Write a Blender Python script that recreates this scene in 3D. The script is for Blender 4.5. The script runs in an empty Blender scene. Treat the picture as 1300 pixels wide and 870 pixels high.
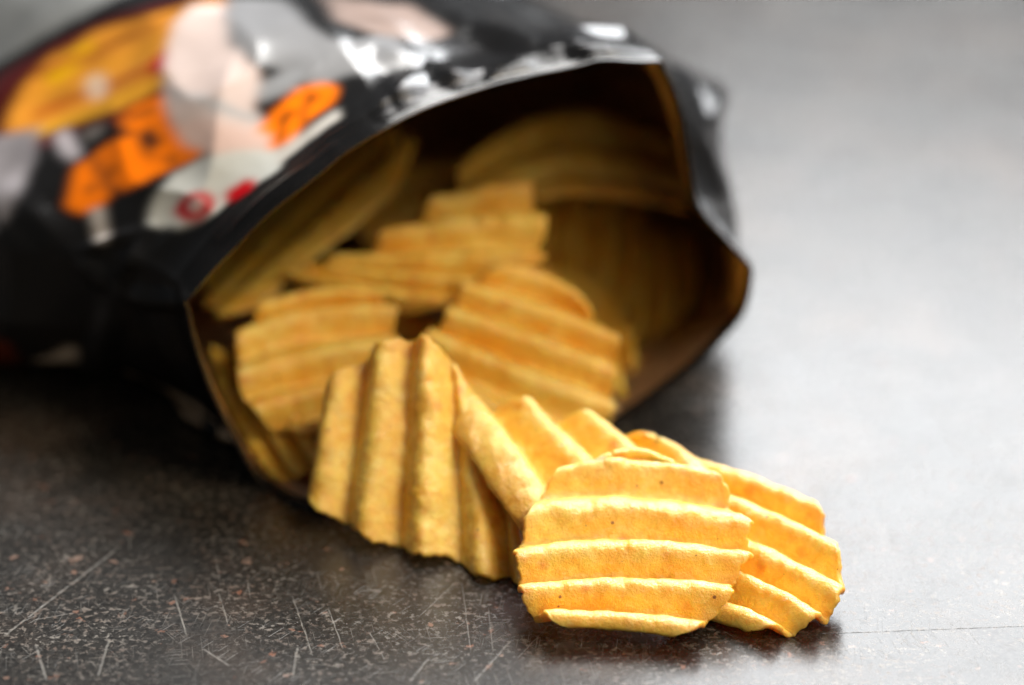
import bpy, math, random
import numpy as np
from mathutils import Vector, Matrix

# ------------------------------------------------------------------ camera
S = bpy.context.scene
COL = S.collection
W, H = 1300.0, 870.0                       # pixel grid of the photograph
CAM = np.array([0.0, -0.50, 0.238])
PITCH = math.radians(23.0)
LENS, SENSOR = 85.0, 36.0
FPX = W * LENS / SENSOR
cd = bpy.data.cameras.new('camera')
cam = bpy.data.objects.new('camera', cd); COL.objects.link(cam)
cam.location = CAM
cam.rotation_euler = (math.pi / 2 - PITCH, 0, 0)
cd.lens = LENS; cd.sensor_width = SENSOR; cd.sensor_fit = 'HORIZONTAL'
cd.clip_start = 0.01; cd.clip_end = 50
cd.dof.use_dof = True
cd.dof.focus_distance = 0.476
cd.dof.aperture_fstop = 4.6
cd.dof.aperture_blades = 9
S.camera = cam

# ------------------------------------------------------------------ light
S.view_settings.view_transform = 'Standard'
S.view_settings.look = 'None'
S.view_settings.exposure = 0.46
S.view_settings.gamma = 1.0
S.view_settings.use_curve_mapping = False
S.cycles.use_denoising = True
S.cycles.use_adaptive_sampling = True
S.cycles.adaptive_threshold = 0.02
S.cycles.max_bounces = 9
S.cycles.diffuse_bounces = 5
S.cycles.glossy_bounces = 5
S.cycles.caustics_reflective = False
S.cycles.caustics_refractive = False
wd = bpy.data.worlds.new('World'); S.world = wd; wd.use_nodes = True
wd.node_tree.nodes['Background'].inputs[0].default_value = (0.92, 0.96, 1.0, 1)
wd.node_tree.nodes['Background'].inputs[1].default_value = 0.06


def area(name, loc, target, sx, sy, power, col):
    l = bpy.data.lights.new(name, 'AREA'); l.shape = 'RECTANGLE'
    l.size = sx; l.size_y = sy; l.energy = power; l.color = col
    o = bpy.data.objects.new(name, l); COL.objects.link(o)
    o.location = loc
    o.rotation_euler = (Vector(target) - Vector(loc)).to_track_quat('-Z', 'Y').to_euler()
    return o


# tall window behind to the right, then added fill lamps above, at the side and in front
area('window_light', (0.80, 1.50, 1.28), (0.05, 0.0, 0.0), 1.7, 1.25, 57, (0.96, 0.98, 1.0))
area('top_fill_light', (0.22, 0.72, 1.25), (0.0, 0.0, 0.0), 1.0, 0.7, 28, (1.0, 0.98, 0.95))  # added overhead fill to brighten the chip tops
area('side_fill_light', (0.95, -0.75, 1.30), (0, 0.02, 0.02), 0.7, 0.6, 18, (1.0, 0.80, 0.54))  # added warm fill from the right, reaching into the bag mouth
area('front_fill_light', (0.60, -1.25, 0.62), (0, 0.05, 0.02), 0.9, 0.7, 3.5, (1.0, 0.77, 0.48))  # added weak fill from the front

# ------------------------------------------------------------------ pixel helpers
cp, sp = math.cos(PITCH), math.sin(PITCH)
RIGHT = np.array([1.0, 0, 0]); FWD = np.array([0, cp, -sp]); UP = np.array([0, sp, cp])


def ray(px, py):
    d = FWD + RIGHT * ((px - W / 2) / FPX) + UP * ((H / 2 - py) / FPX)
    return d


def on_plane(px, py, p0, n):
    d = ray(px, py)
    t = np.dot(np.asarray(p0) - CAM, n) / np.dot(d, n)
    return CAM + d * t


def ground(px, py, z=0.0):
    return on_plane(px, py, (0, 0, z), np.array([0, 0, 1.0]))


def at_depth(px, py, dist):
    """point on the ray at a distance measured along the view axis"""
    return CAM + ray(px, py) * dist


def plane3(*q):
    """plane through three points given as pixel and distance"""
    a, b, c = [at_depth(*x) for x in q]
    return a, unit(np.cross(b - a, c - a))


def project(P):
    q = P - CAM
    z = q @ FWD
    return np.stack([W / 2 + FPX * (q @ RIGHT) / z, H / 2 - FPX * (q @ UP) / z], -1), z


def unit(v):
    v = np.asarray(v, float)
    return v / np.linalg.norm(v)


# ------------------------------------------------------------------ vector noise
def _hash(ix, iy, iz, seed):
    h = (ix * 374761393 + iy * 668265263 + iz * 2147483647 + seed * 1274126177) & 0xffffffff
    h = ((h ^ (h >> 13)) * 1274126177) & 0xffffffff
    h = ((h ^ (h >> 16)) * 2246822519) & 0xffffffff
    return ((h ^ (h >> 15)) & 0xffffff) / float(0xffffff) * 2 - 1


def noise(P, freq, seed=0):
    q = np.asarray(P, float) * freq
    i = np.floor(q).astype(np.int64); f = q - i
    f = f * f * f * (f * (f * 6 - 15) + 10)
    out = 0
    for dx in (0, 1):
        wx = f[..., 0] if dx else 1 - f[..., 0]
        for dy in (0, 1):
            wy = f[..., 1] if dy else 1 - f[..., 1]
            for dz in (0, 1):
                wz = f[..., 2] if dz else 1 - f[..., 2]
                out = out + wx * wy * wz * _hash(i[..., 0] + dx, i[..., 1] + dy, i[..., 2] + dz, seed)
    return out


# ------------------------------------------------------------------ materials
class Nodes:
    def __init__(self, name):
        self.m = bpy.data.materials.new(name); self.m.use_nodes = True
        self.t = self.m.node_tree
        self.b = self.t.nodes['Principled BSDF']

    def n(self, kind, **kw):
        x = self.t.nodes.new(kind)
        for k, v in kw.items():
            if k.startswith('in_'):
                x.inputs[int(k[3:])].default_value = v
            else:
                setattr(x, k, v)
        return x

    def l(self, a, b):
        self.t.links.new(a, b)

    def math(self, op, a, b=None, c=None, clamp=False):
        x = self.n('ShaderNodeMath', operation=op); x.use_clamp = clamp
        for i, v in enumerate((a, b, c)):
            if v is None: continue
            if isinstance(v, (int, float)): x.inputs[i].default_value = v
            else: self.l(v, x.inputs[i])
        return x.outputs[0]

    def mix(self, fac, a, b):
        x = self.n('ShaderNodeMix', data_type='RGBA')
        for sock, v in ((x.inputs[0], fac), (x.inputs[6], a), (x.inputs[7], b)):
            if isinstance(v, tuple): sock.default_value = v if len(v) == 4 else v + (1,)
            elif isinstance(v, (int, float)): sock.default_value = v
            else: self.l(v, sock)
        return x.outputs[2]

    def noise(self, vec, scale, detail=2, rough=.5):
        x = self.n('ShaderNodeTexNoise'); self.l(vec, x.inputs['Vector'])
        x.inputs['Scale'].default_value = scale; x.inputs['Detail'].default_value = detail
        x.inputs['Roughness'].default_value = rough
        return x.outputs['Fac']

    def ramp(self, fac, lo, hi):
        x = self.n('ShaderNodeMapRange'); x.clamp = True
        self.l(fac, x.inputs[0]); x.inputs[1].default_value = lo; x.inputs[2].default_value = hi
        return x.outputs[0]


def chip_material():
    k = Nodes('fried_potato')
    tc = k.n('ShaderNodeTexCoord'); oi = k.n('ShaderNodeObjectInfo')
    off = k.n('ShaderNodeVectorMath', operation='MULTIPLY_ADD')
    cmb = k.n('ShaderNodeCombineXYZ')
    for i in range(3): k.l(oi.outputs['Random'], cmb.inputs[i])
    k.l(cmb.outputs[0], off.inputs[0]); off.inputs[1].default_value = (3.1, 5.7, 2.3)
    k.l(tc.outputs['Object'], off.inputs[2])
    v = off.outputs[0]
    big = k.ramp(k.noise(v, 95, 3, .55), .35, .68)
    mid = k.ramp(k.noise(v, 420, 3, .6), .42, .70)
    c = k.mix(big, (.94, .67, .155), (.90, .49, .050))
    c = k.mix(k.math('MULTIPLY', mid, .50), c, (.78, .33, .025))
    pale = k.ramp(k.noise(v, 260, 2, .5), .55, .75)
    c = k.mix(k.math('MULTIPLY', pale, .5), c, (.90, .70, .28))
    ed = k.n('ShaderNodeAttribute', attribute_name='toast')
    tn = k.math('MULTIPLY', ed.outputs['Fac'], k.ramp(k.noise(v, 130, 3, .6), .38, .62))
    c = k.mix(k.math('MULTIPLY', tn, .5), c, (.58, .24, .03))
    # paprika and pepper specks
    vo = k.n('ShaderNodeTexVoronoi'); vo.inputs['Scale'].default_value = 560; k.l(v, vo.inputs['Vector'])
    sep = k.n('ShaderNodeSeparateColor'); k.l(vo.outputs['Color'], sep.inputs[0])
    rad = k.math('MULTIPLY', k.math('MULTIPLY', sep.outputs[1], sep.outputs[2]), .24)
    hit = k.math('LESS_THAN', vo.outputs['Distance'], rad)
    some = k.math('GREATER_THAN', sep.outputs[0], .66)
    c = k.mix(k.math('MULTIPLY', k.math('MULTIPLY', hit, some), .85), c, (.16, .045, .012))
    vo2 = k.n('ShaderNodeTexVoronoi'); vo2.inputs['Scale'].default_value = 250; k.l(v, vo2.inputs['Vector'])
    sep2 = k.n('ShaderNodeSeparateColor'); k.l(vo2.outputs['Color'], sep2.inputs[0])
    fz = k.ramp(vo2.outputs['Distance'], .42, .08)
    k.l(k.math('MULTIPLY', fz, k.math('GREATER_THAN', sep2.outputs[0], .80)), (f := k.n('ShaderNodeMath', operation='MULTIPLY', in_1=.6)).inputs[0])
    c = k.mix(f.outputs[0], c, (.62, .19, .012))
    k.l(c, k.b.inputs['Base Color'])
    k.b.inputs['Subsurface Weight'].default_value = .62
    k.b.inputs['Subsurface Radius'].default_value = (1.0, .60, .24)
    k.b.inputs['Subsurface Scale'].default_value = .0034
    rg = k.noise(v, 700, 2, .6)
    mr = k.n('ShaderNodeMapRange'); k.l(rg, mr.inputs[0])
    mr.inputs[1].default_value = .3; mr.inputs[2].default_value = .7
    mr.inputs[3].default_value = .22; mr.inputs[4].default_value = .44
    k.l(mr.outputs[0], k.b.inputs['Roughness'])
    k.b.inputs['Specular IOR Level'].default_value = .7
    k.b.inputs['Coat Weight'].default_value = .42
    k.b.inputs['Coat Roughness'].default_value = .32
    g1 = k.noise(v, 1900, 3, .7); g2 = k.noise(v, 520, 2, .5)
    h = k.math('ADD', k.math('MULTIPLY', g1, .6), k.math('MULTIPLY', g2, .6))
    bp = k.n('ShaderNodeBump'); bp.inputs['Strength'].default_value = .6
    bp.inputs['Distance'].default_value = .0009
    k.l(h, bp.inputs['Height']); k.l(bp.outputs[0], k.b.inputs['Normal']); k.l(bp.outputs[0], k.b.inputs['Coat Normal'])
    return k.m


def table_material():
    k = Nodes('worn_dark_metal')
    tc = k.n('ShaderNodeTexCoord'); P = tc.outputs['Object']
    grain = k.noise(P, 900, 4, .65)
    patch = k.noise(P, 22, 4, .6)
    cloud = k.noise(P, 6, 3, .5)
    c = k.mix(k.ramp(grain, .42, .66), (.006, .0058, .0056), (.036, .034, .032))
    c = k.mix(k.math('MULTIPLY', k.ramp(patch, .5, .72), .45), c, (.085, .060, .045))
    # rubbed flecks, light and rusty
    def flecks(scale, thr, size, stretch, rot):
        mp = k.n('ShaderNodeMapping'); k.l(P, mp.inputs[0])
        mp.inputs['Rotation'].default_value = (0, 0, rot); mp.inputs['Scale'].default_value = stretch
        v = k.n('ShaderNodeTexVoronoi'); v.inputs['Scale'].default_value = scale
        wob = k.n('ShaderNodeTexNoise'); wob.inputs['Scale'].default_value = 500; k.l(P, wob.inputs['Vector'])
        add = k.n('ShaderNodeVectorMath', operation='MULTIPLY_ADD'); k.l(wob.outputs['Color'], add.inputs[0])
        add.inputs[1].default_value = (.0015,) * 3; k.l(mp.outputs[0], add.inputs[2])
        k.l(add.outputs[0], v.inputs['Vector'])
        s = k.n('ShaderNodeSeparateColor'); k.l(v.outputs['Color'], s.inputs[0])
        r = k.math('MULTIPLY', s.outputs[1], size)
        inside = k.ramp(k.math('SUBTRACT', r, v.outputs['Distance']), 0.0, .06)
        return k.math('MULTIPLY', inside, k.math('GREATER_THAN', s.outputs[0], thr)), s.outputs[2]
    mp2 = k.n('ShaderNodeMapping'); k.l(P, mp2.inputs[0]); mp2.inputs['Location'].default_value = (.31, .17, 0)
    P2 = mp2.outputs[0]
    fl = k.math('MULTIPLY', k.ramp(k.noise(P, 640, 5, .72), .535, .61), k.ramp(k.noise(P2, 38, 4, .65), .36, .60))
    fc = k.ramp(k.noise(P2, 150, 2, .5), .40, .62)
    c = k.mix(k.math('MULTIPLY', fl, .46), c, k.mix(fc, (.19, .135, .105), (.33, .31, .285)))
    fl2 = k.ramp(k.noise(P2, 230, 4, .62), .645, .69)
    c = k.mix(k.math('MULTIPLY', fl2, .7), c, k.mix(fc, (.19, .085, .055), (.24, .17, .14)))
    # scratches: stretched cells, each with one needle
    scr = None
    for i, (ang, lx, ly, thr, wdt) in enumerate([(1.45, 60, 3400, .70, .10), (.95, 85, 3000, .76, .10), (2.2, 80, 3200, .78, .10), (1.75, 45, 2600, .80, .10),
                                                (.10, 80, 2500, .84, .10)]):
        mp = k.n('ShaderNodeMapping')
        wob = k.n('ShaderNodeTexNoise'); wob.inputs['Scale'].default_value = 14 + i; k.l(P, wob.inputs['Vector'])
        add = k.n('ShaderNodeVectorMath', operation='MULTIPLY_ADD'); k.l(wob.outputs['Color'], add.inputs[0])
        add.inputs[1].default_value = (.003, .003, 0); k.l(P, add.inputs[2])
        k.l(add.outputs[0], mp.inputs[0])
        mp.vector_type = 'TEXTURE'
        mp.inputs['Location'].default_value = (.013 * i, .007 * i, 0)
        mp.inputs['Rotation'].default_value = (0, 0, ang)
        mp.inputs['Scale'].default_value = (1 / lx, 1 / ly, 1)
        v = k.n('ShaderNodeTexVoronoi', voronoi_dimensions='2D'); v.inputs['Scale'].default_value = 1.0
        k.l(mp.outputs[0], v.inputs['Vector'])
        s = k.n('ShaderNodeSeparateColor'); k.l(v.outputs['Color'], s.inputs[0])
        r = k.math('MULTIPLY', s.outputs[1], wdt * 2.2)
        x = k.math('MULTIPLY', k.ramp(k.math('SUBTRACT', r, v.outputs['Distance']), 0, .07),
                   k.math('GREATER_THAN', s.outputs[0], thr))
        x = k.math('MULTIPLY', x, k.math('ADD', k.math('MULTIPLY', s.outputs[2], .6), .1))
        x = k.math('MULTIPLY', x, k.ramp(k.noise(P2, 17 + 3 * i, 3, .6), .38, .62))
        scr = x if scr is None else k.math('MAXIMUM', scr, x)
    # the scratches one can name in the picture
    sx = k.n('ShaderNodeSeparateXYZ'); k.l(P, sx.inputs[0])
    X, Y = sx.outputs[0], sx.outputs[1]
    jit = k.math('MULTIPLY', k.math('SUBTRACT', k.noise(P, 260, 2, .6), .5), .0004)
    brk = k.ramp(k.noise(P, 750, 3, .6), .30, .62)
    def seg(a, b, wid, amp):
        nonlocal_pts = (ground(*a), ground(*b))
        (ax, ay, _), (bx, by, _) = nonlocal_pts
        dx, dy = bx - ax, by - ay; L2 = dx * dx + dy * dy; L = math.sqrt(L2)
        u = k.math('MULTIPLY_ADD', X, dx / L2, k.math('MULTIPLY_ADD', Y, dy / L2, -(ax * dx + ay * dy) / L2))
        dd = k.math('MULTIPLY_ADD', X, -dy / L, k.math('MULTIPLY_ADD', Y, dx / L, (ax * dy - ay * dx) / L))
        d = k.math('ABSOLUTE', k.math('ADD', dd, jit))
        ends = k.math('MULTIPLY', k.ramp(u, -.01, .12), k.ramp(u, 1.01, .88))
        line = k.ramp(d, wid * .62, wid * .1)
        return k.math('MULTIPLY', k.math('MULTIPLY', k.math('MULTIPLY', ends, line), brk), amp * .72)
    for a, b, wid, amp in [((2, 810), (153, 694), .00055, .8), ((222, 755), (237, 808), .0004, .95), ((278, 752), (290, 795), .0003, .8),
                           ((371, 757), (397, 832), .0003, .85), ((416, 770), (436, 825), .0003, .75), ((468, 800), (490, 840), .0003, .6),
                           ((258, 824), (292, 846), .0005, .9), ((45, 818), (60, 865), .0006, .7), ((139, 812), (124, 860), .0006, .7),
                           ((586, 735), (598, 830), .0003, .55), ((530, 785), (580, 738), .0003, .6), ((620, 770), (626, 830), .0003, .55),
                           ((40, 788), (95, 778), .0003, .6), ((600, 868), (650, 812), .0006, .6), ((520, 866), (545, 835), .0006, .6),
                           ((273, 702), (280, 745), .0003, .5), ((378, 820), (372, 860), .0006, .6), ((655, 838), (700, 790), .0003, .5)]:
        scr = k.math('MAXIMUM', scr, seg(a, b, wid, amp))
    c = k.mix(k.math('MULTIPLY', scr, .62), c, (.46, .45, .43))
    # one dark joint line running to the right
    dark = seg((905, 810), (1330, 794), .00028, .9)
    c = k.mix(dark, c, (.012, .012, .012))
    pits, _ = flecks(300, .86, .20, (1, 1, 1), 2.0)
    c = k.mix(k.math('MULTIPLY', pits, .7), c, (.012, .011, .011))
    k.l(c, k.b.inputs['Base Color'])
    r = k.math('MULTIPLY_ADD', k.noise(P, 40, 4, .6), .10, .175)
    r = k.math('MULTIPLY_ADD', scr, .15, r)
    r = k.math('MULTIPLY_ADD', fl, .12, r)
    r = k.math('MULTIPLY_ADD', cloud, .06, r)
    k.l(r, k.b.inputs['Roughness'])
    k.b.inputs['IOR'].default_value = 1.47
    sl = k.math('MULTIPLY_ADD', k.math('MAXIMUM', pits, dark), -.2, .40)
    k.l(sl, k.b.inputs['Specular IOR Level'])
    hgt = k.math('ADD', k.math('MULTIPLY', scr, -.6), k.math('ADD', k.math('MULTIPLY', grain, .35), k.math('MULTIPLY', dark, -1.0)))
    bp = k.n('ShaderNodeBump'); bp.inputs['Strength'].default_value = .35; bp.inputs['Distance'].default_value = .0003
    k.l(hgt, bp.inputs['Height']); k.l(bp.outputs[0], k.b.inputs['Normal'])
    return k.m


def film_material():
    k = Nodes('printed_film')
    at = k.n('ShaderNodeAttribute', attribute_name='print')
    tc = k.n('ShaderNodeTexCoord')
    k.l(at.outputs['Color'], k.b.inputs['Base Color'])
    k.b.inputs['Roughness'].default_value = .17
    k.b.inputs['Specular IOR Level'].default_value = .32
    n1 = k.noise(tc.outputs['Object'], 55, 3, .5)
    bp = k.n('ShaderNodeBump'); bp.inputs['Strength'].default_value = .14; bp.inputs['Distance'].default_value = .004
    k.l(n1, bp.inputs['Height']); k.l(bp.outputs[0], k.b.inputs['Normal'])
    return k.m


def foil_material():
    k = Nodes('foil_lining')
    tc = k.n('ShaderNodeTexCoord')
    k.b.inputs['Base Color'].default_value = (.62, .44, .28, 1)  # bronze tint paints in the chips' reflection on silver foil
    k.b.inputs['Metallic'].default_value = .85
    k.b.inputs['Roughness'].default_value = .30
    n1 = k.noise(tc.outputs['Object'], 70, 4, .6)
    bp = k.n('ShaderNodeBump'); bp.inputs['Strength'].default_value = .5; bp.inputs['Distance'].default_value = .004
    k.l(n1, bp.inputs['Height']); k.l(bp.outputs[0], k.b.inputs['Normal'])
    return k.m


M_CHIP, M_TABLE, M_FILM, M_FOIL = chip_material(), table_material(), film_material(), foil_material()


# ------------------------------------------------------------------ mesh helpers
def make(name, verts, faces, mat, parent=None, origin=None, smooth=True):
    verts = np.asarray(verts, float)
    o0 = np.zeros(3) if origin is None else np.asarray(origin, float)
    me = bpy.data.meshes.new(name)
    me.from_pydata((verts - o0).tolist(), [], faces)
    me.materials.append(mat)
    if smooth: me.polygons.foreach_set('use_smooth', [True] * len(me.polygons))
    me.update()
    o = bpy.data.objects.new(name, me); COL.objects.link(o)
    if parent is not None:
        o.parent = parent
        o.location = o0 - np.array(parent.location)
    else:
        o.location = o0
    return o


def tag(o, label, cat, group=None):
    o['label'] = label; o['category'] = cat
    if group: o['group'] = group
    return o


def grid_faces(nr, nc, base=0, flip=False, wrap=False):
    F = []
    cc = nc if wrap else nc - 1
    for i in range(nr - 1):
        for j in range(cc):
            a = base + i * nc + j; b = base + i * nc + (j + 1) % nc
            c = b + nc; d = a + nc
            F.append((a, d, c, b) if flip else (a, b, c, d))
    return F


# ------------------------------------------------------------------ table
def build_table():
    x0, x1, y0, y1, th = -1.3, 1.3, -0.9, 1.7, .03
    bv = .002
    v = []
    for z, e in ((0, bv), (-bv, 0), (-th, 0)):
        v += [(x0 + e, y0 + e, z), (x1 - e, y0 + e, z), (x1 - e, y1 - e, z), (x0 + e, y1 - e, z)]
    f = [(0, 1, 2, 3), (11, 10, 9, 8)]
    for r in (0, 4):
        for j in range(4):
            f.append((r + j, r + 4 + j, r + 4 + (j + 1) % 4, r + (j + 1) % 4))
    o = make('table_top', v, f, M_TABLE, smooth=False)
    o['kind'] = 'structure'
    o['label'] = 'scratched dark metal table top under the bag and chips'
    return o


build_table()


# ------------------------------------------------------------------ chips
CHIP_GROUP = 'ridged potato chips spilling from the bag'


def catmull(C, t):
    """C [n, nu, 3] crest lines, t [nt] -> [nt, nu, 3], straight continuation past the ends"""
    n = len(C)
    ext = np.concatenate([[2 * C[0] - C[1]], C, [2 * C[-1] - C[-2]]])
    ext = np.concatenate([[2 * ext[0] - ext[1]], ext, [2 * ext[-1] - ext[-2]]])
    tt = np.clip(t, -1, n - 0.0001) + 2
    i = np.floor(tt).astype(int); i = np.clip(i, 1, len(ext) - 3); f = (tt - i)[:, None, None]
    p0, p1, p2, p3 = ext[i - 1], ext[i], ext[i + 1], ext[i + 2]
    return .5 * ((2 * p1) + (-p0 + p2) * f + (2 * p0 - 5 * p1 + 4 * p2 - p3) * f ** 2 + (-p0 + 3 * p1 - 3 * p2 + p3) * f ** 3)


def chip(label, crests, p0, n, t0=-.3, t1=.3, amp=.0024, nu=90, per=18, seed=0, th=.0013,
         extl=0, extr=0, bendu=0, bendv=0, shrink=(.35, .35), rough=1.0, lift=0, min_z=None, scallop=.012):
    """crests: list of (left, middle, right) pixels of each ridge line, laid on the plane (p0, n)"""
    n = unit(n)
    if n @ (CAM - np.asarray(p0)) < 0: n = -n
    nc = len(crests)
    u = np.linspace(-extl, 1 + extr, nu)
    L = []
    for cr in crests:
        a, m, b = [CAM + (on_plane(q[0], q[1], p0, n) - CAM) * (1 + (q[2] if len(q) > 2 else 0)) for q in cr]   # a third number sets a point back
        L.append(np.outer((1 - u) * (1 - 2 * u), a) + np.outer(4 * u * (1 - u), m) + np.outer(u * (2 * u - 1), b))
    return chip_from_lines(label, np.array(L), n, u, t0, t1, amp, per, seed, th, bendu, bendv, shrink, rough, lift, min_z, scallop)


def chip_from_lines(label, C, n, u, t0, t1, amp, per, seed, th, bendu, bendv, shrink, rough, lift, min_z=None, scallop=.012, category='potato chip'):
    nc, nu = C.shape[:2]
    T = np.linspace(t0, nc - 1 + t1, int((nc - 1 + t1 - t0) * per) + 1)
    nt = len(T)
    base = catmull(C, T)                                     # [nt, nu, 3]
    # uneven rim: slide samples along the ridge direction near both ends, and pull in past the last ridges
    rng = np.random.RandomState(seed + 5)
    U = np.linspace(0, 1, nu)
    def edge(k):
        w = np.zeros(nt)
        for f, a in ((.9, .016), (2.1, .010), (4.3, .006), (9.1, .005), (17., .0035), (31., .0025)):
            w += a * np.sin(T * f * 2 + rng.rand() * 6.28)
        return w
    e0, e1 = edge(0), edge(1)
    over0 = np.clip(-T, 0, None); over1 = np.clip(T - (nc - 1), 0, None)
    pull = np.clip(over0 / max(-t0, 1e-6), 0, 1) ** 2.0 * shrink[0] * (t0 < 0) + np.clip(over1 / max(t1, 1e-6), 0, 1) ** 2.0 * shrink[1] * (t1 > 0)
    lo = np.clip(e0 + pull * .5, -.03, .6); hi = 1 + e1 - pull * .5 + scallop * (np.cos(2 * math.pi * T) - .3)
    lo = lo - scallop * .6 * (np.cos(2 * math.pi * T) - .3)
    Q = lo[:, None] + (hi - lo)[:, None] * U[None]           # new fraction along each row
    qi = np.clip(Q * (nu - 1), 0, nu - 1.0001)
    i0 = np.floor(qi).astype(int); fr = (Q * (nu - 1) - i0)[..., None]
    rows = np.arange(nt)[:, None]
    base = base[rows, i0] * (1 - fr) + base[rows, np.clip(i0 + 1, 0, nu - 1)] * fr
    # gentle bowl, taken along the sight lines
    uu = (Q - .5) * 2; vv = ((T - (T[0] + T[-1]) / 2) / ((T[-1] - T[0]) / 2))[:, None]
    k = 1 + bendu * uu ** 2 + bendv * vv ** 2
    base = CAM + (base - CAM) * k[..., None]
    ph = 2 * math.pi * T
    prof = amp * (np.cos(ph) - .07 * np.cos(2 * ph) - .93)
    wob = 1 + .18 * noise(base, 55, seed)
    mid = base + n * (prof[:, None] * wob)[..., None]
    bl = noise(mid, 150, seed + 1) * .0005 + noise(mid, 330, seed + 2) * .00032 * rough + noise(mid, 800, seed + 3) * .00014 * rough
    mid = mid + n * (bl + lift)[..., None]
    def nrm(M):
        du = np.gradient(M, axis=1); dv = np.gradient(M, axis=0)
        g = np.cross(du, dv); g /= np.linalg.norm(g, axis=-1, keepdims=True) + 1e-12
        if (g.reshape(-1, 3).mean(0) @ n) < 0: g = -g
        return g
    N = nrm(mid)
    # edge taper and thickness
    ii = np.minimum(np.arange(nt), np.arange(nt)[::-1])[:, None] / (per * .09)
    jj = np.minimum(np.arange(nu), np.arange(nu)[::-1])[None] / (nu * .014)
    d = np.minimum(np.minimum(ii, jj), 1.0)
    f = .30 + .70 * np.sqrt(1 - (1 - d) ** 2)
    hth = (th * .5 * f * (1 + .25 * noise(mid, 90, seed + 9)))[..., None]
    top = mid + N * hth; bot = mid - N * hth
    if min_z is not None:
        for A in (top, bot):
            A[..., 2] = np.maximum(A[..., 2], min_z)
    V = np.concatenate([top.reshape(-1, 3), bot.reshape(-1, 3)])
    F = grid_faces(nt, nu) + grid_faces(nt, nu, nt * nu, flip=True)
    o = nt * nu
    ring = [(0, j) for j in range(nu)] + [(i, nu - 1) for i in range(1, nt)] + \
           [(nt - 1, j) for j in range(nu - 2, -1, -1)] + [(i, 0) for i in range(nt - 2, 0, -1)]
    ids = [i * nu + j for i, j in ring]
    for a, b in zip(ids, ids[1:] + ids[:1]): F.append((b, a, a + o, b + o))
    ob = make('potato_chip', V, F, M_CHIP, origin=mid.reshape(-1, 3).mean(0))
    dist_edge = np.minimum(np.minimum(np.arange(nt), np.arange(nt)[::-1])[:, None] / per, np.minimum(np.arange(nu), np.arange(nu)[::-1])[None] / nu * 5)
    toast = np.clip(1 - dist_edge / .42, 0, 1).ravel()
    at = ob.data.attributes.new('toast', 'FLOAT', 'POINT'); at.data.foreach_set('value', np.concatenate([toast, toast]))
    tag(ob, label, category, CHIP_GROUP)
    zz = V[:, 2]
    q, dist = project(V)
    print('CHIP %-62s z %.1f..%.1f mm  depth %.1f..%.1f cm  px %d..%d %d..%d' % (label[:62], zz.min() * 1e3, zz.max() * 1e3,
          dist.min() * 100, dist.max() * 100, q[:, 0].min(), q[:, 0].max(), q[:, 1].min(), q[:, 1].max()))
    return ob


# front chip, ridges level with the picture
gA = ground(780, 812, .0040)
chip('front chip lying on top in sharp focus with level ridges', [
    ((757, 587), (805, 573), (853, 588)),
    ((703, 600), (795, 588), (915, 604)),
    ((669, 650), (792, 644), (952, 664)),
    ((659, 705), (792, 695), (942, 708)),
    ((662, 750), (780, 741), (928, 750)),
    ((690, 783), (788, 784), (890, 797))],
    gA, (.02, -.39, .92), t0=-.25, t1=.22, nu=230, per=34, seed=3, th=.0013, shrink=(.3, .25), amp=.0022, min_z=.0002)

gB = ground(1020, 806, .004)
chip('rightmost chip resting on the table, its ridges sloping down right', [
    ((850, 577), (940, 606), (1041, 645)),
    ((880, 619), (970, 653), (1066, 700)),
    ((885, 667), (972, 704), (1064, 750)),
    ((872, 705), (955, 739), (1034, 779)),
    ((855, 752), (915, 766), (984, 796))],
    gB, (-.11, -.208, .97), t0=-.25, t1=.3, nu=200, per=30, seed=11, th=.0013, shrink=(.3, .3), amp=.0022, min_z=.0002)

chip('middle chip with pale ridges running down to the front chip', [
    ((563, 612), (586, 646), (623, 693, .010)),
    ((596, 503), (650, 578), (700, 650, .010)),
    ((667, 508), (712, 556), (775, 625)),
    ((744, 521), (790, 560), (850, 620)),
    ((815, 553), (870, 578), (915, 640))],
    *plane3((600, 600, .492), (790, 585, .506), (668, 508, .516)), t0=.66, t1=.25, nu=130, per=26, seed=21, th=.0013, amp=.0028, shrink=(.0, .2))

gE = ground(560, 722, .001)
chip('upright chip with near vertical ridges standing at the bag mouth', [
    ((425, 478), (413, 565), (400, 642)),
    ((484, 430), (474, 560), (462, 680)),
    ((541, 427), (538, 565), (532, 708)),
    ((584, 480, .014), (602, 600, .008), (612, 728)),
    ((636, 580, .026), (652, 660, .012), (664, 742))],
    gE, (-.34, -.74, .58), t0=-.22, t1=.12, nu=140, per=28, seed=31, th=.0013, amp=.0024, shrink=(.2, .1), min_z=.0003)

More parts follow.
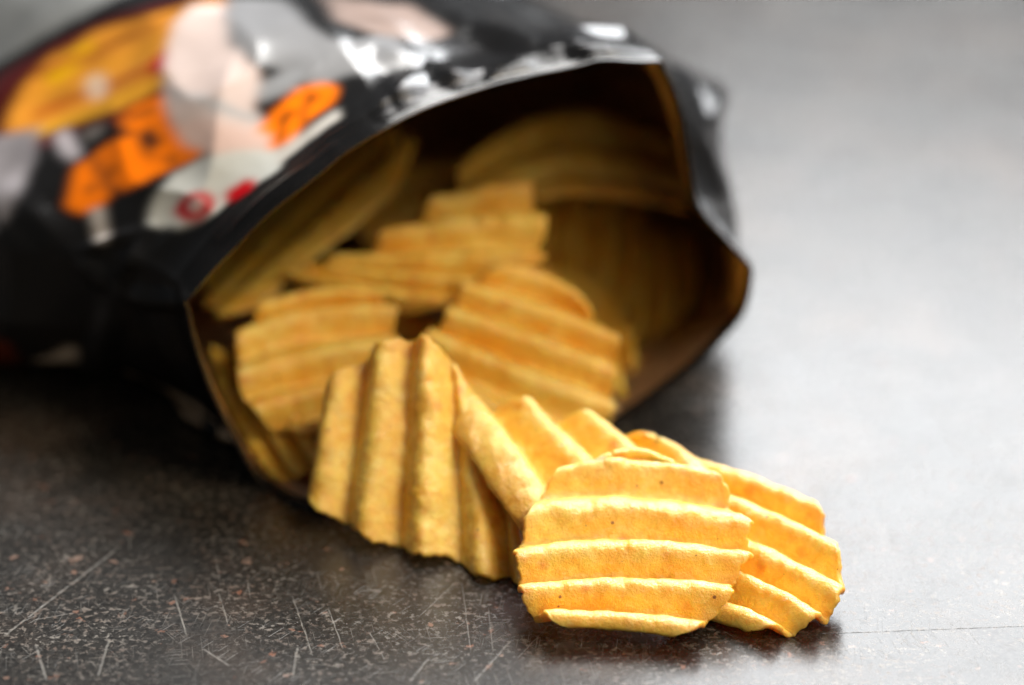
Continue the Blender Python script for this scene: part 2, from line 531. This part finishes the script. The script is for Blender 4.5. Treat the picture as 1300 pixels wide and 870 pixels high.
# ------------------------------------------------------------------ bag
build_bag = True
R_BASE0, R_BASE1 = ground(335, 622), ground(790, 541)
rdir = unit(R_BASE1 - R_BASE0)
AX = unit(np.array([-rdir[1], rdir[0], 0]))                    # into the bag
if AX[1] < 0: AX = -AX
print('RIM base', R_BASE0, R_BASE1, 'axis', AX)
RIM = [((239, 394), .004), ((236, 386), .004), ((243, 379), .004), ((268, 350), .003), ((300, 318), .002), ((345, 272), .0), ((390, 235), -.002), ((435, 198), -.002),
       ((480, 168), -.002), ((530, 140), 0), ((580, 119), .002), ((635, 101), .003), ((690, 90), .003), ((740, 84), .002), ((790, 80), .0), ((832, 77), 0), ((841, 78), 0), ((845, 87), .001),
       ((858, 112), .003), ((872, 160), .005), ((878, 210), .006), ((884, 264), .004), ((915, 305), 0), ((940, 335), -.005), ((948, 343), -.006), ((948, 354), -.006),
       ((944, 378), -.004), ((930, 410), 0), ((885, 466), 0), ((840, 505), 0), ((790, 540), 0), ((740, 567), 0), ((690, 590), 0), ((625, 612), 0),
       ((560, 630), 0), ((495, 645), 0), ((430, 652), 0), ((380, 642), 0), ((335, 618), 0), ((305, 577), 0), ((280, 530), .001), ((260, 482), .002), ((245, 432), .003)]


def rim_loop(m):
    P = []
    for (x, y), o in RIM:
        q = on_plane(x, y, R_BASE0 + AX * o, AX)
        if q[2] < .0006: q = ground(x, y, .0006)
        P.append(q)
    P = np.array(P)
    nP = len(P)
    # closed catmull-rom resampled evenly by arc length
    s = np.linspace(0, nP, nP * 24, endpoint=False)
    i = np.floor(s).astype(int); f = (s - i)[:, None]
    a, b, c, d = P[(i - 1) % nP], P[i % nP], P[(i + 1) % nP], P[(i + 2) % nP]
    Q = .5 * (2 * b + (c - a) * f + (2 * a - 5 * b + 4 * c - d) * f ** 2 + (-a + 3 * b - 3 * c + d) * f ** 3)
    Q[:, 2] = np.maximum(Q[:, 2], .0006)
    seg = np.linalg.norm(np.roll(Q, -1, 0) - Q, axis=1)
    cum = np.concatenate([[0], np.cumsum(seg)])
    print('RIM perimeter', cum[-1])
    g = np.linspace(0, cum[-1], m, endpoint=False)
    Qc = np.concatenate([Q, Q[:1]])
    return np.stack([np.interp(g, cum, Qc[:, k]) for k in range(3)], -1)


NTH = 560
RL = rim_loop(NTH)
RC = RL.mean(0)


def inside_poly(pts, poly):
    poly = np.asarray(poly, float); x, y = pts[:, 0], pts[:, 1]
    r = np.zeros(len(pts), bool); j = len(poly) - 1
    for i in range(len(poly)):
        xi, yi = poly[i]; xj, yj = poly[j]
        c = ((yi > y) != (yj > y)) & (x < (xj - xi) * (y - yi) / (yj - yi + 1e-12) + xi)
        r ^= c; j = i
    return r


SEAL_C = at_depth(28, 12, .76)
SEAL_DIR = unit(np.array([.90, .28, .26]))
print('SEAL', SEAL_C, 'from rim', SEAL_C - RC, np.linalg.norm(SEAL_C - RC))


def bag_surface(sv, offset=0.0):
    """sv [ns] along the bag from rim (0) to seal (1) -> [ns, NTH, 3]"""
    # angle of each rim sample around the rim centre, used for the body sections too
    rel = RL - RC
    rx, rz = rel @ rdir, rel[:, 2]
    ang = np.unwrap(np.arctan2(rz / .036, rx / .052))
    out = []
    for s in sv:
        c = RC * (1 - s) + SEAL_C * s + rdir * .010 * math.sin(min(1, s / .36) * math.pi)
        grow = min(1, s / .24); g = grow * grow * (3 - 2 * grow)
        shut = max(0.0, (s - .35) / .65); sh = math.sqrt(max(0, 1 - shut ** 2.2))
        a = .066 + .032 * math.sin(min(1, s / .35) * math.pi / 2) - .004 * shut
        b = .0435 * sh + .0006
        dirw = unit(rdir * (1 - s ** 1.5) + SEAL_DIR * s ** 1.5)
        upw = unit(np.cross(dirw, -AX)); 
        if upw[2] < 0: upw = -upw
        cz = np.array([c[0], c[1], 0]) + np.array([0, 0, 1]) * (.0435 * (1 - s ** 2) + SEAL_C[2] * s ** 2)
        ca, sa = np.cos(ang), np.sin(ang)
        e = np.where(sa < 0, .50, .86 + .5 * np.clip(-ca, 0, 1) ** 1.5)                      # squarer underneath, where it rests on the table
        X = np.sign(ca) * np.abs(ca) ** e * a; Z = np.sign(sa) * np.abs(sa) ** e * b
        E = cz + X[:, None] * dirw + Z[:, None] * upw
        Pt = RL + (c - RC) * 1.0
        Pq = Pt * (1 - g) + E * g
        out.append(Pq)
    return np.array(out)


sv = np.concatenate([np.linspace(0, .07, 46, endpoint=False), np.linspace(.07, 1, 290)])
B = bag_surface(sv)


def surf_normals(M):
    du = np.roll(M, -1, 1) - np.roll(M, 1, 1); dv = np.gradient(M, axis=0)
    g = np.cross(du, dv); g /= np.linalg.norm(g, axis=-1, keepdims=True) + 1e-12
    c = M.mean(1, keepdims=True)
    if ((M - c) * g).sum() < 0: g = -g
    return g


def crumple(M):
    N = surf_normals(M)
    arc = np.linspace(0, 1, NTH, endpoint=False)[None]
    S_ = sv[:, None] + 0 * arc
    fade = np.clip(S_ / .10, 0, 1)
    # folds: sharp creases from ridged noise in a space stretched along the bag
    q = np.stack([M @ rdir * 1.0, M @ AX * .55, M[..., 2] * 1.0], -1)
    r1 = 1 - np.abs(noise(q, 26, 91)) * 2.2
    r2 = 1 - np.abs(noise(q, 60, 92)) * 2.2
    d = (r1 * .0036 + r2 * .0007 + noise(M, 14, 93) * .004) * (.25 + .75 * fade) * np.clip((1.0 - S_) / .12, .15, 1)
    # crimped band left from the torn seal
    crimp = np.sin(S_ / .0066 * 2 * math.pi) * .00022 * (S_ < .05)
    # gathers near the closed seal
    gath = np.sin(arc * 2 * math.pi * 17 + 2.0 * noise(M, 12, 95)) * .0016 * np.clip((S_ - .72) / .28, 0, 1)
    M2 = M + N * (d + crimp + gath - .0015 * fade)[..., None]
    M2[..., 2] = np.maximum(M2[..., 2], .0006)
    return M2, N


OUT, ON = crumple(B)
# folds one can point at: creases round the torn corner and along the rim
CREASES = [((237, 386), (150, 372), 10, 3), ((150, 372), (95, 322), 9, 3.2), ((150, 372), (185, 300), 8, 2.6), ((95, 322), (190, 292), 8, 2.4),
           ((150, 372), (105, 530), 16, 4.0), ((488, 132), (545, 92), 16, 2.2), ((545, 92), (605, 104), 12, 1.8), ((605, 112), (690, 72), 12, 1.8),
           ((700, 62), (838, 70), 10, 1.5), ((862, 110), (932, 290), 12, 1.8), ((700, 62), (590, 30), 16, 2.4), ((280, 300), (420, 190), 9, 1.2),
           ((545, 92), (470, 60), 14, 1.8), ((90, 318), (20, 250), 16, 1.8)]


def add_creases(M):
    Nn = surf_normals(M).reshape(-1, 3); Pf = M.reshape(-1, 3).copy()
    pix, _ = project(Pf)
    seen = ((Pf - CAM) * Nn).sum(1) < 0.01
    tot = np.zeros(len(Pf))
    for a, b, wd, hgt in CREASES:
        a = np.array(a, float); b = np.array(b, float); ab = b - a
        t = np.clip(((pix - a) @ ab) / (ab @ ab), 0, 1)
        d = np.linalg.norm(pix - (a + t[:, None] * ab), axis=1)
        tot = np.maximum(tot, np.clip(1 - d / (wd * 1.6), 0, 1) * hgt * 1e-3 * np.sin(np.clip(t, .12, .88) * math.pi))
    rowfade = np.repeat(np.clip(sv / .012, 0, 1), NTH)
    Pf += Nn * (tot * seen * rowfade)[:, None]
    Pf[:, 2] = np.maximum(Pf[:, 2], .0006)
    return Pf.reshape(M.shape)


OUT = add_creases(OUT)
ON = surf_normals(OUT)
INN = OUT - ON * .0005
INN[0] = OUT[0]
INN[..., 2] = np.maximum(INN[..., 2], .0011)
INN[0] = OUT[0] - ON[0] * .0002

bag = bpy.data.objects.new('snack_bag', None); COL.objects.link(bag)
bag.location = (RC[0], RC[1], 0)
tag(bag, 'opened black foil snack bag lying on its side with orange lettering', 'bag')

ns = len(sv)
film = make('film', OUT.reshape(-1, 3), grid_faces(ns, NTH, wrap=True), M_FILM, parent=bag, origin=bag.location)
HEM = 9
lining = make('foil_lining', INN[HEM:].reshape(-1, 3), grid_faces(ns - HEM, NTH, wrap=True, flip=True), M_FOIL, parent=bag, origin=bag.location)
hem = make('rim_hem', np.concatenate([OUT[:1], INN[1:HEM + 1]]).reshape(-1, 3), grid_faces(HEM + 1, NTH, wrap=True, flip=True), M_FILM, parent=bag, origin=bag.location)
hc = hem.data.color_attributes.new('print', 'FLOAT_COLOR', 'POINT')
hc.data.foreach_set('color', [.014, .013, .014, 1.0] * ((HEM + 1) * NTH))


def srgb(r, g, b):
    return tuple(((x / 255) / 12.92 if x / 255 <= .04045 else ((x / 255 + .055) / 1.055) ** 2.4) for x in (r, g, b))


def print_colours():
    P = OUT.reshape(-1, 3); N = ON.reshape(-1, 3)
    pix, _ = project(P)
    seen = ((P - CAM) * N).sum(1) < 0.02
    col = np.tile(np.array([.007, .007, .0075]), (len(P), 1))
    wob = np.stack([noise(P, 160, 71), noise(P, 160, 72)], -1) * 1.2
    def fill(poly, c, shade=0.0, seed=0, amt=1.0):
        m = seen & inside_poly(pix + wob, poly)
        k = 1 + shade * noise(P[m], 130, seed)
        col[m] = col[m] * (1 - amt) + np.array(c) * np.clip(k, .2, 2)[:, None] * amt
    def ell(cx, cy, rx, ry, rot=0, n=28):
        r = math.radians(rot)
        return [(cx + rx * math.cos(a) * math.cos(r) - ry * math.sin(a) * math.sin(r),
                 cy + rx * math.cos(a) * math.sin(r) + ry * math.sin(a) * math.cos(r)) for a in np.linspace(0, 2 * math.pi, n, endpoint=False)]
    # dark red ground of the picture panel
    fill([(-40, 130), (0, 95), (70, 55), (150, 18), (260, -10), (300, -10), (230, 60), (215, 130), (120, 165), (60, 185), (0, 190)], srgb(62, 16, 16), .4, 1)
    # picture of golden chips
    fill([(5, 165), (25, 115), (60, 75), (120, 40), (190, 20), (275, -5), (285, 8), (225, 45), (208, 110), (150, 140), (70, 165), (30, 175)], srgb(186, 124, 40), .35, 2)
    fill([(55, 100), (85, 70), (115, 52), (122, 62), (95, 90), (70, 108)], srgb(205, 160, 0), .1, 3)
    for y0, c in ((88, (205, 140, 40)), (112, (160, 82, 24)), (136, (200, 150, 40)), (62, (150, 84, 30))):
        fill([(40, y0 + 30), (120, y0), (215, y0 - 42), (212, y0 - 34), (120, y0 + 10), (45, y0 + 38)], srgb(*c), .3, y0)
    fill([(185, 85), (208, 62), (212, 92), (195, 95)], srgb(150, 26, 24), .2, 5)
    fill(ell(122, 110, 14, 17), srgb(196, 178, 160), .1, 6, .85)
    # pale swoosh and grey shape
    fill([(286, -4), (362, 0), (392, 30), (425, 52), (500, 46), (526, 68), (508, 90), (440, 95), (402, 110), (352, 90), (302, 68), (286, 40)], srgb(128, 130, 134), .15, 7)
    fill([(322, 110), (385, 84), (380, 112), (332, 130)], srgb(150, 154, 160), .2, 8)
    fill([(410, -8), (520, 8), (575, 42), (548, 52), (470, 42), (425, 25)], srgb(140, 124, 118), .2, 9)
    fill([(222, 28), (246, 6), (282, 6), (290, 55), (330, 92), (322, 140), (346, 166), (342, 190), (262, 198), (228, 176), (206, 124), (208, 72)], srgb(208, 192, 188), .05, 10)
    fill([(208, 112), (250, 118), (300, 138), (334, 150), (330, 158), (290, 146), (245, 128), (210, 122)], srgb(176, 178, 182), .1, 11)
    # orange brush lettering
    O = srgb(244, 122, 8)
    fill([(86, 262), (98, 208), (118, 196), (143, 246), (128, 262), (102, 272)], O, .12, 12)
    fill([(116, 198), (138, 182), (172, 172), (186, 192), (206, 208), (186, 228), (160, 241), (140, 232), (128, 214)], O, .12, 13)
    fill([(152, 152), (172, 132), (204, 120), (214, 152), (232, 180), (262, 196), (232, 208), (200, 222), (180, 200), (196, 182), (172, 172)], O, .12, 14)
    fill([(178, 166), (190, 164), (206, 180), (200, 190), (186, 182)], (.012, .012, .012))
    fill([(110, 201), (117, 197), (146, 239), (140, 246)], (.012, .012, .012))
    fill([(136, 212), (143, 208), (150, 222), (144, 226)], srgb(120, 60, 6))
    fill([(182, 138), (190, 134), (196, 146), (188, 148)], (.03, .018, .01))
    fill([(318, 190), (330, 160), (352, 138), (378, 112), (412, 104), (430, 112), (424, 130), (396, 150), (372, 176), (344, 192)], O, .35, 15)
    fill([(352, 150), (372, 136), (376, 142), (356, 158)], srgb(70, 34, 8))
    fill([(388, 128), (402, 116), (406, 122), (392, 136)], srgb(90, 42, 8))
    fill([(222, 160), (255, 150), (320, 165), (345, 172), (340, 190), (262, 197), (232, 182)], srgb(212, 186, 178), .08, 16)
    for q in ([(350, 180), (361, 142), (367, 140), (358, 178)], [(379, 160), (389, 120), (395, 118), (387, 158)], [(186, 200), (174, 172), (180, 169), (196, 202)],
              [(107, 238), (115, 228), (121, 240), (112, 248)], [(160, 148), (178, 142), (180, 147), (162, 154)], [(212, 196), (226, 204), (222, 209), (208, 202)]):
        fill(q, (.014, .012, .010))
    # white badge with red lettering
    fill([(188, 284), (196, 250), (222, 220), (262, 200), (310, 190), (360, 190), (356, 214), (310, 244), (270, 274), (230, 290)], srgb(196, 200, 198), .05, 17)
    fill([(348, 192), (396, 160), (428, 140), (436, 148), (392, 178), (352, 210)], srgb(186, 184, 180), .1, 18)
    fill(ell(248, 262, 27, 17, -18), srgb(186, 14, 26), .1, 19)
    fill(ell(249, 261, 9, 8, -18), srgb(215, 200, 200), .05, 20)
    fill([(284, 246), (312, 228), (324, 230), (322, 240), (298, 256), (288, 258)], srgb(186, 14, 26), .1, 21)
    # small white bits and the side text panel
    fill([(117, 264), (130, 262), (138, 306), (122, 309)], srgb(196, 190, 186), .1, 22)
    fill([(70, 172), (84, 164), (104, 196), (94, 204), (78, 190)], srgb(180, 176, 184), .3, 23)
    fill([(104, 166), (128, 156), (134, 168), (112, 180)], srgb(120, 116, 114), .4, 24)
    fill([(-60, 220), (-10, 176), (54, 160), (40, 208), (16, 262), (-10, 300), (-60, 320)], srgb(128, 126, 132), .45, 25)
    fill([(46, 458), (98, 438), (96, 500), (82, 526), (62, 498)], srgb(196, 184, 172), .25, 26)
    fill([(-40, 420), (8, 434), (44, 486), (36, 500), (-10, 470), (-40, 460)], srgb(110, 38, 10), .3, 27)
    fill([(-60, 20), (-60, -60), (300, -60), (240, -40), (150, -4), (60, 44), (0, 80), (-60, 110)], srgb(104, 106, 106), .25, 28)
    G = col.reshape(len(sv), NTH, 3)
    for _ in range(3):
        G = (G + np.roll(G, 1, 1) + np.roll(G, -1, 1) + np.concatenate([G[:1], G[:-1]]) + np.concatenate([G[1:], G[-1:]])) / 5
    col = G.reshape(-1, 3)
    return np.concatenate([col, np.ones((len(P), 1))], 1)


ca = film.data.color_attributes.new('print', 'FLOAT_COLOR', 'POINT')
ca.data.foreach_set('color', print_colours().ravel())


def build_seal():
    # flat crimped strip closing the far end
    m = 120; rows = 24; depth = .016
    last = OUT[-1]; c = last.mean(0)
    w = (last - c) @ SEAL_DIR
    half = max(abs(w.min()), abs(w.max()))
    back = unit(SEAL_C - RC); back = unit(back - SEAL_DIR * (back @ SEAL_DIR))
    nn = unit(np.cross(SEAL_DIR, back)); 
    if nn[2] < 0: nn = -nn
    V = []
    for side in (1, -1):
        for i in range(rows):
            for j in range(m):
                x = -half + 2 * half * j / (m - 1)
                y = -.002 + depth * i / (rows - 1)
                V.append(c + SEAL_DIR * x + back * y + nn * (side * .0004 + .00035 * math.sin(i * 1.6) + .0025 * math.sin(x * 70)))
    F = grid_faces(rows, m, 0, flip=True) + grid_faces(rows, m, rows * m)
    o = rows * m
    ring = [j for j in range(m)] + [i * m + m - 1 for i in range(1, rows)] + [(rows - 1) * m + j for j in range(m - 2, -1, -1)] + [i * m for i in range(rows - 2, 0, -1)]
    for a, b in zip(ring, ring[1:] + ring[:1]): F.append((a, b, b + o, a + o))
    s = make('end_seal', V, F, M_FILM, parent=bag, origin=bag.location)
    s['label'] = 'grey crimped seal at the closed end'
    cc = s.data.color_attributes.new('print', 'FLOAT_COLOR', 'POINT')
    cc.data.foreach_set('color', [x for q in V for x in (lambda g: (g, g * 1.02, g * 1.02, 1))(.13 + .05 * math.sin(((q - c) @ SEAL_DIR) * 1100))])  # light and dark of the crimp ridges painted as stripes


build_seal()

# ------------------------------------------------------------------ chips in the mouth of the bag
chip('chip inside the bag right side with thick ridges, behind the middle chip', [
    ((630, 340), (690, 352), (742, 384)),
    ((585, 362), (690, 394), (780, 430)),
    ((565, 392), (682, 434), (786, 474)),
    ((545, 424), (668, 476), (780, 518)),
    ((550, 480), (650, 525), (740, 560))],
    *plane3((668, 520, .540), (690, 352, .555), (780, 440, .551)), t0=-.3, t1=.3, nu=100, per=20, seed=41, amp=.0023)
chip('chip inside the bag left side behind the upright chip', [
    ((330, 388), (400, 372), (480, 372)),
    ((297, 428), (380, 400), (500, 392)),
    ((303, 474), (390, 450), (510, 430)),
    ((320, 516), (380, 500), (500, 470)),
    ((370, 548), (410, 540), (480, 520))],
    *plane3((300, 430, .546), (500, 392, .552), (400, 540, .534)), t0=-.2, t1=.15, nu=100, per=20, seed=51, amp=.0023)
chip('upper chip inside the bag with jagged wavy right edge', [
    ((545, 256), (615, 242), (676, 234)),
    ((490, 296), (600, 280), (688, 278)),
    ((425, 326), (555, 327), (682, 326)),
    ((390, 336), (520, 350), (640, 360)),
    ((362, 344), (470, 366), (578, 382))],
    *plane3((480, 366, .560), (676, 240, .570), (420, 330, .566)), t0=-.2, t1=.45, nu=110, per=20, seed=61, amp=.0026, scallop=.035)
chip('chip leaning on the left inner wall seen nearly edge on', [
    ((272, 402), (395, 292), (530, 172)),
    ((262, 382), (372, 272), (488, 166)),
    ((262, 350), (345, 262), (445, 176))],
    *plane3((272, 402, .566), (530, 172, .600), (372, 272, .603)), t0=-.4, t1=.3, nu=90, per=16, seed=71, amp=.0022)
chip('curved chip high up at the back under the bag roof', [
    ((572, 226), (715, 148), (876, 192)),
    ((598, 246), (730, 196), (880, 240)),
    ((640, 262), (735, 236), (870, 262))],
    *plane3((572, 226, .590), (876, 192, .622), (730, 240, .598)), t0=-.15, t1=.2, nu=90, per=16, seed=81, amp=.0016)
chip('shaded chip at the back of the bag with steep ridges', [
    ((690, 235), (684, 300), (676, 370)),
    ((735, 228), (728, 300), (715, 380)),
    ((780, 240), (775, 310), (760, 385)),
    ((815, 270), (812, 330), (800, 390))],
    *plane3((690, 235, .63), (800, 390, .605), (812, 300, .63)), t0=-.3, t1=.3, nu=80, per=16, seed=91, amp=.0024)
chip('narrow chip wedged against the lower left bag wall', [
    ((268, 440), (300, 530), (352, 610)),
    ((300, 440), (330, 520), (378, 600)),
    ((335, 450), (362, 520), (405, 590))],
    *plane3((352, 600, .533), (280, 450, .560), (335, 450, .552)), t0=-.35, t1=.3, nu=80, per=18, seed=101, amp=.0020)
chip('chip deep behind the thick ridged chip on the right', [
    ((690, 338), (770, 372), (806, 470)),
    ((660, 370), (745, 410), (795, 510)),
    ((640, 400), (715, 450), (775, 540))],
    *plane3((690, 338, .606), (775, 520, .566), (806, 470, .580)), t0=-.3, t1=.3, nu=80, per=16, seed=111, amp=.0022)

chip('dim chip at the back between the leaning chip and the wavy one', [
    ((440, 250), (520, 215), (600, 205)),
    ((455, 285), (530, 255), (610, 245)),
    ((470, 315), (540, 290), (615, 285))],
    *plane3((520, 215, .640), (455, 300, .612), (610, 285, .615)), t0=-.4, t1=.4, nu=70, per=16, seed=121, amp=.0024)
chip('dim chip in the far right of the bag against the foil', [
    ((800, 300), (812, 360), (806, 430)),
    ((838, 290), (850, 350), (838, 420)),
    ((870, 300), (880, 350), (866, 400))],
    *plane3((812, 300, .632), (806, 430, .594), (870, 350, .620)), t0=-.4, t1=.3, nu=70, per=16, seed=131, amp=.0022)
chip('chip lying low between the left and right inner chips', [
    ((440, 395), (520, 400), (600, 430)),
    ((430, 430), (510, 440), (590, 470)),
    ((430, 470), (500, 485), (580, 510))],
    *plane3((520, 395, .585), (430, 470, .560), (580, 500, .556)), t0=-.4, t1=.4, nu=70, per=16, seed=141, amp=.0024)
